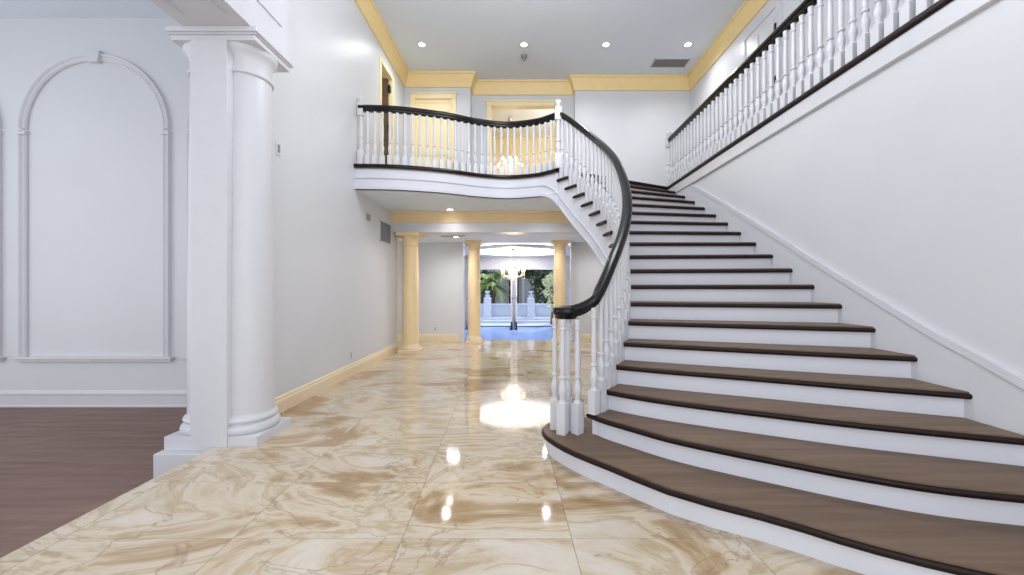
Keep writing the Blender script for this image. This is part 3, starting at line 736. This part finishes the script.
def plate(name, label, cat, w_, h_, kind, loc, rz):
    t = thing(name, label, cat, loc); t.rotation_euler = (0, 0, rz)
    bm = bmesh.new(); box(bm, -w_/2, w_/2, -.008, 0, -h_/2, h_/2); obj('cover_plate', bm, 'white', t, bev=.002)
    bm = bmesh.new()
    if kind == 'outlet':
        for z in (-.022, .022): box(bm, -.016, .016, -.011, -.008, z-.014, z+.014)
    elif kind == 'switch': box(bm, -w_*.18, w_*.18, -.014, -.008, -h_*.28, h_*.28)
    else: box(bm, -w_*.4, w_*.4, -.03, -.008, -h_*.4, h_*.4)
    obj({'outlet': 'socket', 'switch': 'rocker', 'speaker': 'grille'}[kind], bm, 'grey', t); return t
plate('wall_sensor', 'small white wall plate with grey centre high beside the big column', 'wall plate', .09, .15, 'switch', (XL, 4.13, 2.88), PI/2)
plate('wall_speaker', 'small grey square device on left wall left of the wall vent', 'wall device', .15, .13, 'speaker', (XL, 6.55, 2.58), PI/2)
plate('power_outlet', 'white power outlet low on left wall above the tan baseboard', 'outlet', .075, .12, 'outlet', (XL, 5.91, .32), PI/2)
plate('power_outlet', 'white power outlet low on back wall right of the cream column', 'outlet', .075, .12, 'outlet', (xof(435.5, YG), YG, .32), 0)

# ------------------------------------------------------------------ chandeliers
def chandelier(label, loc, top, s=1.0):
    t = thing('chandelier', label, 'chandelier', loc)
    bm = bmesh.new(); lathe(bm, [(.006, top), (.006, .36*s)], 8); lathe(bm, [(.0, top), (.07, top-.01), (.05, top-.05), (.01, top-.06)][1:], 16); obj('hanging_rod', bm, 'chrome', t, smooth=40)
    bm = bmesh.new(); lathe(bm, [(.012*s, .36*s), (.05*s, .32*s), (.02*s, .26*s), (.035*s, .18*s), (.07*s, .10*s), (.03*s, .02*s), (.05*s, -.06*s), (.09*s, -.12*s), (.03*s, -.2*s), (.008*s, -.27*s)], 16); obj('centre_stem', bm, 'crystal', t, smooth=30)
    for tier, (n_, rad, z, dz) in enumerate(((10, .34, -.04, .0), (6, .2, .16, .0))):
        for i in range(n_):
            a = 2*PI*i/n_+tier*.3; ca, sa = math.cos(a), math.sin(a); P = []
            for j in range(9):
                f_ = j/8; rr = (.04+(rad-.04)*f_)*s; zz = (z-.09*math.sin(f_*PI*.85)+.04*f_)*s; P.append((ca*rr, sa*rr, zz))
            bm = bmesh.new(); tube(bm, P, .008*s, 6); ex, ey, ez = P[-1]
            lathe(bm, [(.012*s, 0), (.04*s, .012*s), (.042*s, .02*s), (.012*s, .024*s)], 10, (ex, ey, ez)); lathe(bm, [(.012*s, .02*s), (.012*s, .09*s)], 8, (ex, ey, ez)); ar = obj('arm', bm, 'crystal', t, smooth=40)
            bm = bmesh.new(); lathe(bm, [(.008*s, .09*s), (.02*s, .11*s), (.019*s, .13*s), (.003*s, .175*s)], 8, (ex, ey, ez)); obj('bulb', bm, 'bulb', ar, smooth=60)
            bm = bmesh.new()
            for q_ in range(3): zz = ez-.03*s-q_*.045*s; lathe(bm, [(.001, -.02*s), (.013*s, 0), (.001, .018*s)], 6, (ex, ey, zz), cap=False)
            obj('crystal_drop', bm, 'crystal', ar)
    bm = bmesh.new()
    for i in range(60):
        a = random.random()*2*PI; rr = random.uniform(.06, .26)*s; z = (-.05-.25*(1-rr/(.28*s)))*s*random.uniform(.6, 1); lathe(bm, [(.001, -.022*s), (.014*s, 0), (.001, .02*s)], 6, (math.cos(a)*rr, math.sin(a)*rr, z), cap=False)
    dd = obj('crystal_strands', bm, 'crystal', t)
    dd['kind'] = 'stuff'
    l = bpy.data.lights.new('chandelier_glow', 'POINT'); l.energy = 20*s; l.color = (1, .85, .65); l.shadow_soft_size = .2; o = bpy.data.objects.new('chandelier_glow', l); C.objects.link(o); o.location = loc
    return t
chandelier('glowing crystal chandelier hanging from the oval cove in the garden room', (xof(513, 11.5), 11.5, 1.80), .75, 1.0)
chandelier('glowing crystal chandelier in the upper room seen through the balcony balusters', (xof(510, 10.8), 10.8, 4.75), 1.4, 1.0)

# ------------------------------------------------------------------ french doors of the garden room
def leaf(x, y0, y1, name='door_6', hinge_far=True):
    bm = bmesh.new(); t_ = .045
    box(bm, x-t_/2, x+t_/2, y0, y0+.11, .02, 2.03); box(bm, x-t_/2, x+t_/2, y1-.11, y1, .02, 2.03); box(bm, x-t_/2, x+t_/2, y0, y1, .02, .25); box(bm, x-t_/2, x+t_/2, y0, y1, 1.92, 2.03)
    for z in (.6, 1.02, 1.45): box(bm, x-.012, x+.012, y0, y1, z-.012, z+.012)
    o = struct(obj(name, bm, 'white')); bx('pane', 'glass', x-.004, x+.004, y0+.11, y1-.11, .25, 1.92, o)
    bm = bmesh.new(); box(bm, x-.06, x+.06, y0+.04, y0+.06, 1.0, 1.02); box(bm, x-.03, x+.03, y0+.04, y0+.07, .9, 1.12); obj('door_handle', bm, 'black', o)
    bm = bmesh.new(); box(bm, x-.04, x+.04, y0-.01, y0+.09, .0, .05); lathe(bm, [(.02, 0), (.05, .02), (.03, .05)], 12, (x, y0-.02, 0)); obj('door_stop', bm, 'black', o)
    return o
leaf(-.28, 12.35, 13.25, 'door_6'); leaf(-.12, 12.35, 13.25, 'door_7'); leaf(-1.68, 12.35, 13.25, 'door_8'); leaf(1.46, 12.35, 13.25, 'door_9')
bm = bmesh.new(); box(bm, -.28, -.10, 13.28, 13.42, 0, 2.07); box(bm, -1.66, 1.5, 13.28, 13.44, 2.0, 2.07); box(bm, -1.70, -1.62, 13.28, 13.44, 0, 2.07); box(bm, 1.46, 1.54, 13.28, 13.44, 0, 2.07)
struct(obj('trim_6', bm, 'white'))
bm = bmesh.new(); box(bm, -1.62, -.28, 13.30, 13.42, 0, .02); box(bm, -.1, 1.46, 13.30, 13.42, 0, .02); struct(obj('trim_7', bm, 'slot'))

# ------------------------------------------------------------------ garden outside
struct(bx('terrace', 'terrace', -8, 8, 13.42, 15.2, -.1, 0))
struct(bx('ground', 'grass', -30, 30, 15.2, 60, -.12, -.02))
st = bmesh.new(); box(st, -4, 4, 14.7, 15.54, 0, .09); box(st, -4, 4, 14.95, 15.54, .09, .18); t = tag(obj('garden_steps', st, 'bluewhite', bev=.01), 'low pale stone steps outside below the garden wall', 'steps')
gw = bmesh.new(); box(gw, -5, 5, 15.6, 15.8, 0, .62); box(gw, -5, 5, 15.55, 15.85, .62, .70); tag(obj('garden_wall', gw, 'bluewhite', bev=.01), 'low pale garden wall with flat coping behind the pillars', 'wall')
def pillar(px, label):
    Y = 15.3; t = thing('garden_pillar', label, 'pillar', (xof(px, Y), Y, .18), 'pale pillars of the garden wall')
    bm = bmesh.new(); box(bm, -.17, .17, -.17, .17, 0, .10); box(bm, -.14, .14, -.14, .14, .10, .72); obj('shaft', bm, 'bluewhite', t, bev=.01)
    bm = bmesh.new(); vs = [bm.verts.new((sx*.16, sy*.16, .72)) for sx, sy in ((-1, -1), (1, -1), (1, 1), (-1, 1))]; vt = [bm.verts.new((sx*.06, sy*.06, .86)) for sx, sy in ((-1, -1), (1, -1), (1, 1), (-1, 1))]
    bm.faces.new(vs[::-1]); bm.faces.new(vt)
    for i in range(4): bm.faces.new((vs[i], vs[(i+1) % 4], vt[(i+1) % 4], vt[i]))
    box(bm, -.1, .1, -.1, .1, .86, .90); obj('cap', bm, 'bluewhite', t)
    bm = bmesh.new(); lathe(bm, [(.05, .90), (.03, .94), (.09, .99), (.11, 1.04), (.08, 1.05)], 16); obj('urn', bm, 'bluewhite', t, smooth=40)
pillar(487.5, 'pale garden pillar with small urn left of the open door leaves'); pillar(531, 'pale garden pillar with small urn right of the open door leaves')
# house across the garden
hs = thing('garden_house', 'lavender grey house wall across the garden behind the pillars', 'building', (0, 24, 0))
bm = bmesh.new(); box(bm, -4.2, 3, 0, 3, 0, 2.35); obj('wall', bm, 'stucco', hs)
bm = bmesh.new(); box(bm, -4.5, 3.3, -.4, 3.3, 2.35, 2.6); obj('roof', bm, 'bluewhite', hs)
for x in (-2.6, -1.2, .2, 1.3):
    bm = bmesh.new(); box(bm, x-.09, x+.09, -.25, -.07, 0, 2.35); obj('post', bm, 'bluewhite', hs)
bm = bmesh.new(); box(bm, -2.3, -1.5, -.02, 0, .8, 1.8); f_ = obj('window', bm, 'slot', hs)
bm = bmesh.new(); box(bm, -.7, -.1, -.02, 0, .0, 1.9); f_ = obj('door', bm, 'slot', hs)
def leafcloud(bm, c, rx, ry, rz, n_, s):
    for _ in range(n_):
        while True:
            p = Vector([random.uniform(-1, 1) for _ in range(3)])
            if .25 < p.length < 1: break
        p = Vector((c[0]+p.x*rx, c[1]+p.y*ry, c[2]+p.z*rz)); a = Vector([random.gauss(0, 1) for _ in range(3)]).normalized(); b_ = a.orthogonal().normalized(); L2 = s*random.uniform(.6, 1.3)
        vs = [bm.verts.new(p+a*L2), bm.verts.new(p+b_*L2*.4), bm.verts.new(p-a*L2), bm.verts.new(p-b_*L2*.4)]; bm.faces.new(vs)
def tree(name, label, cat, loc, blobs, m, s, n_, trunk=True):
    t = thing(name, label, cat, loc); bm = bmesh.new()
    for c, r_ in blobs: leafcloud(bm, c, r_, r_*.8, r_*.85, n_, s)
    obj('foliage', bm, m, t)
    bm = bmesh.new(); top = max(c[2] for c, _ in blobs)
    tube(bm, [(0, 0, 0), (.05, .02, top*.4), (0, 0, top*.8)], [.12, .09, .05], 8)
    for c, r_ in blobs: tube(bm, [(0, 0, top*.35), ((c[0])*.6, c[1]*.6, c[2]*.8), c], [.06, .04, .02], 6)
    obj('trunk', bm, 'trunk', t); return t
tree('broadleaf_tree', 'dark green dense tree behind the right garden pillar', 'tree', (xof(545, 19), 19, 0), [((0, 0, 2.3), 1.2), ((-1.0, 0, 2.7), 1.0), ((1.1, .2, 2.6), 1.3), ((.3, 0, 1.1), 1.1), ((1.2, 0, 1.0), 1.0), ((-.2, 0, 3.4), 1.1)], 'leaf', .12, 900)
tree('broadleaf_tree', 'tall dark tree far behind the palm at the left of garden', 'tree', (-2.6, 20.5, 0), [((0, 0, 3.0), 1.4), ((1.5, 0, 3.3), 1.3), ((-1.2, 0, 2.2), 1.3), ((.2, 0, 1.2), 1.1)], 'leaf', .13, 900)
tree('flowering_shrub', 'pale blossoming shrub outside beside the right cream column', 'shrub', (xof(553, 14.4), 14.3, 0), [((0, 0, 1.25), .42), ((.15, 0, .75), .4), ((-.12, 0, 1.6), .3), ((.2, 0, 1.8), .35)], 'bloom', .05, 500)
def palm(loc, label):
    t = thing('palm_tree', label, 'palm tree', loc)
    bm = bmesh.new(); tube(bm, [(0, 0, 0), (.02, 0, .7), (0, 0, 1.5)], [.16, .13, .12], 12)
    for i in range(12): lathe(bm, [(.13, i*.12), (.155, i*.12+.05), (.13, i*.12+.08)], 12)
    obj('trunk', bm, 'trunk', t)
    for i in range(34):
        a = i*2.399; el = math.radians(random.uniform(-10, 75)); Ln = random.uniform(1.1, 1.6); bm = bmesh.new(); P = []
        for j in range(10):
            f_ = j/9; rr = Ln*f_*math.cos(el)*(1-.12*f_); z = 1.5+Ln*f_*math.sin(el)-.9*f_*f_*Ln*.7; P.append(Vector((math.cos(a)*rr, math.sin(a)*rr, z)))
        tube(bm, P, [.012]*9+[.004], 5)
        for j in range(1, 30):
            f_ = j/30*9; k_ = min(int(f_), 8); p = P[k_].lerp(P[k_+1], f_-k_); tg = (P[k_+1]-P[k_]).normalized(); sd_ = tg.cross(Vector((0, 0, 1))).normalized(); ll = .34*math.sin(PI*min(.95, j/30+.12))
            for sg in (-1, 1):
                e = p+sd_*sg*ll*.8+tg*ll*.6+Vector((0, 0, -.10*ll*3)); q_ = tg*.016
                vs = [bm.verts.new(p-q_), bm.verts.new(p+q_), bm.verts.new(e)]; bm.faces.new(vs)
        obj('frond', bm, 'palm', t)
palm((xof(492, 17.0), 17.0, 0), 'green palm tree outside above the left garden pillar')
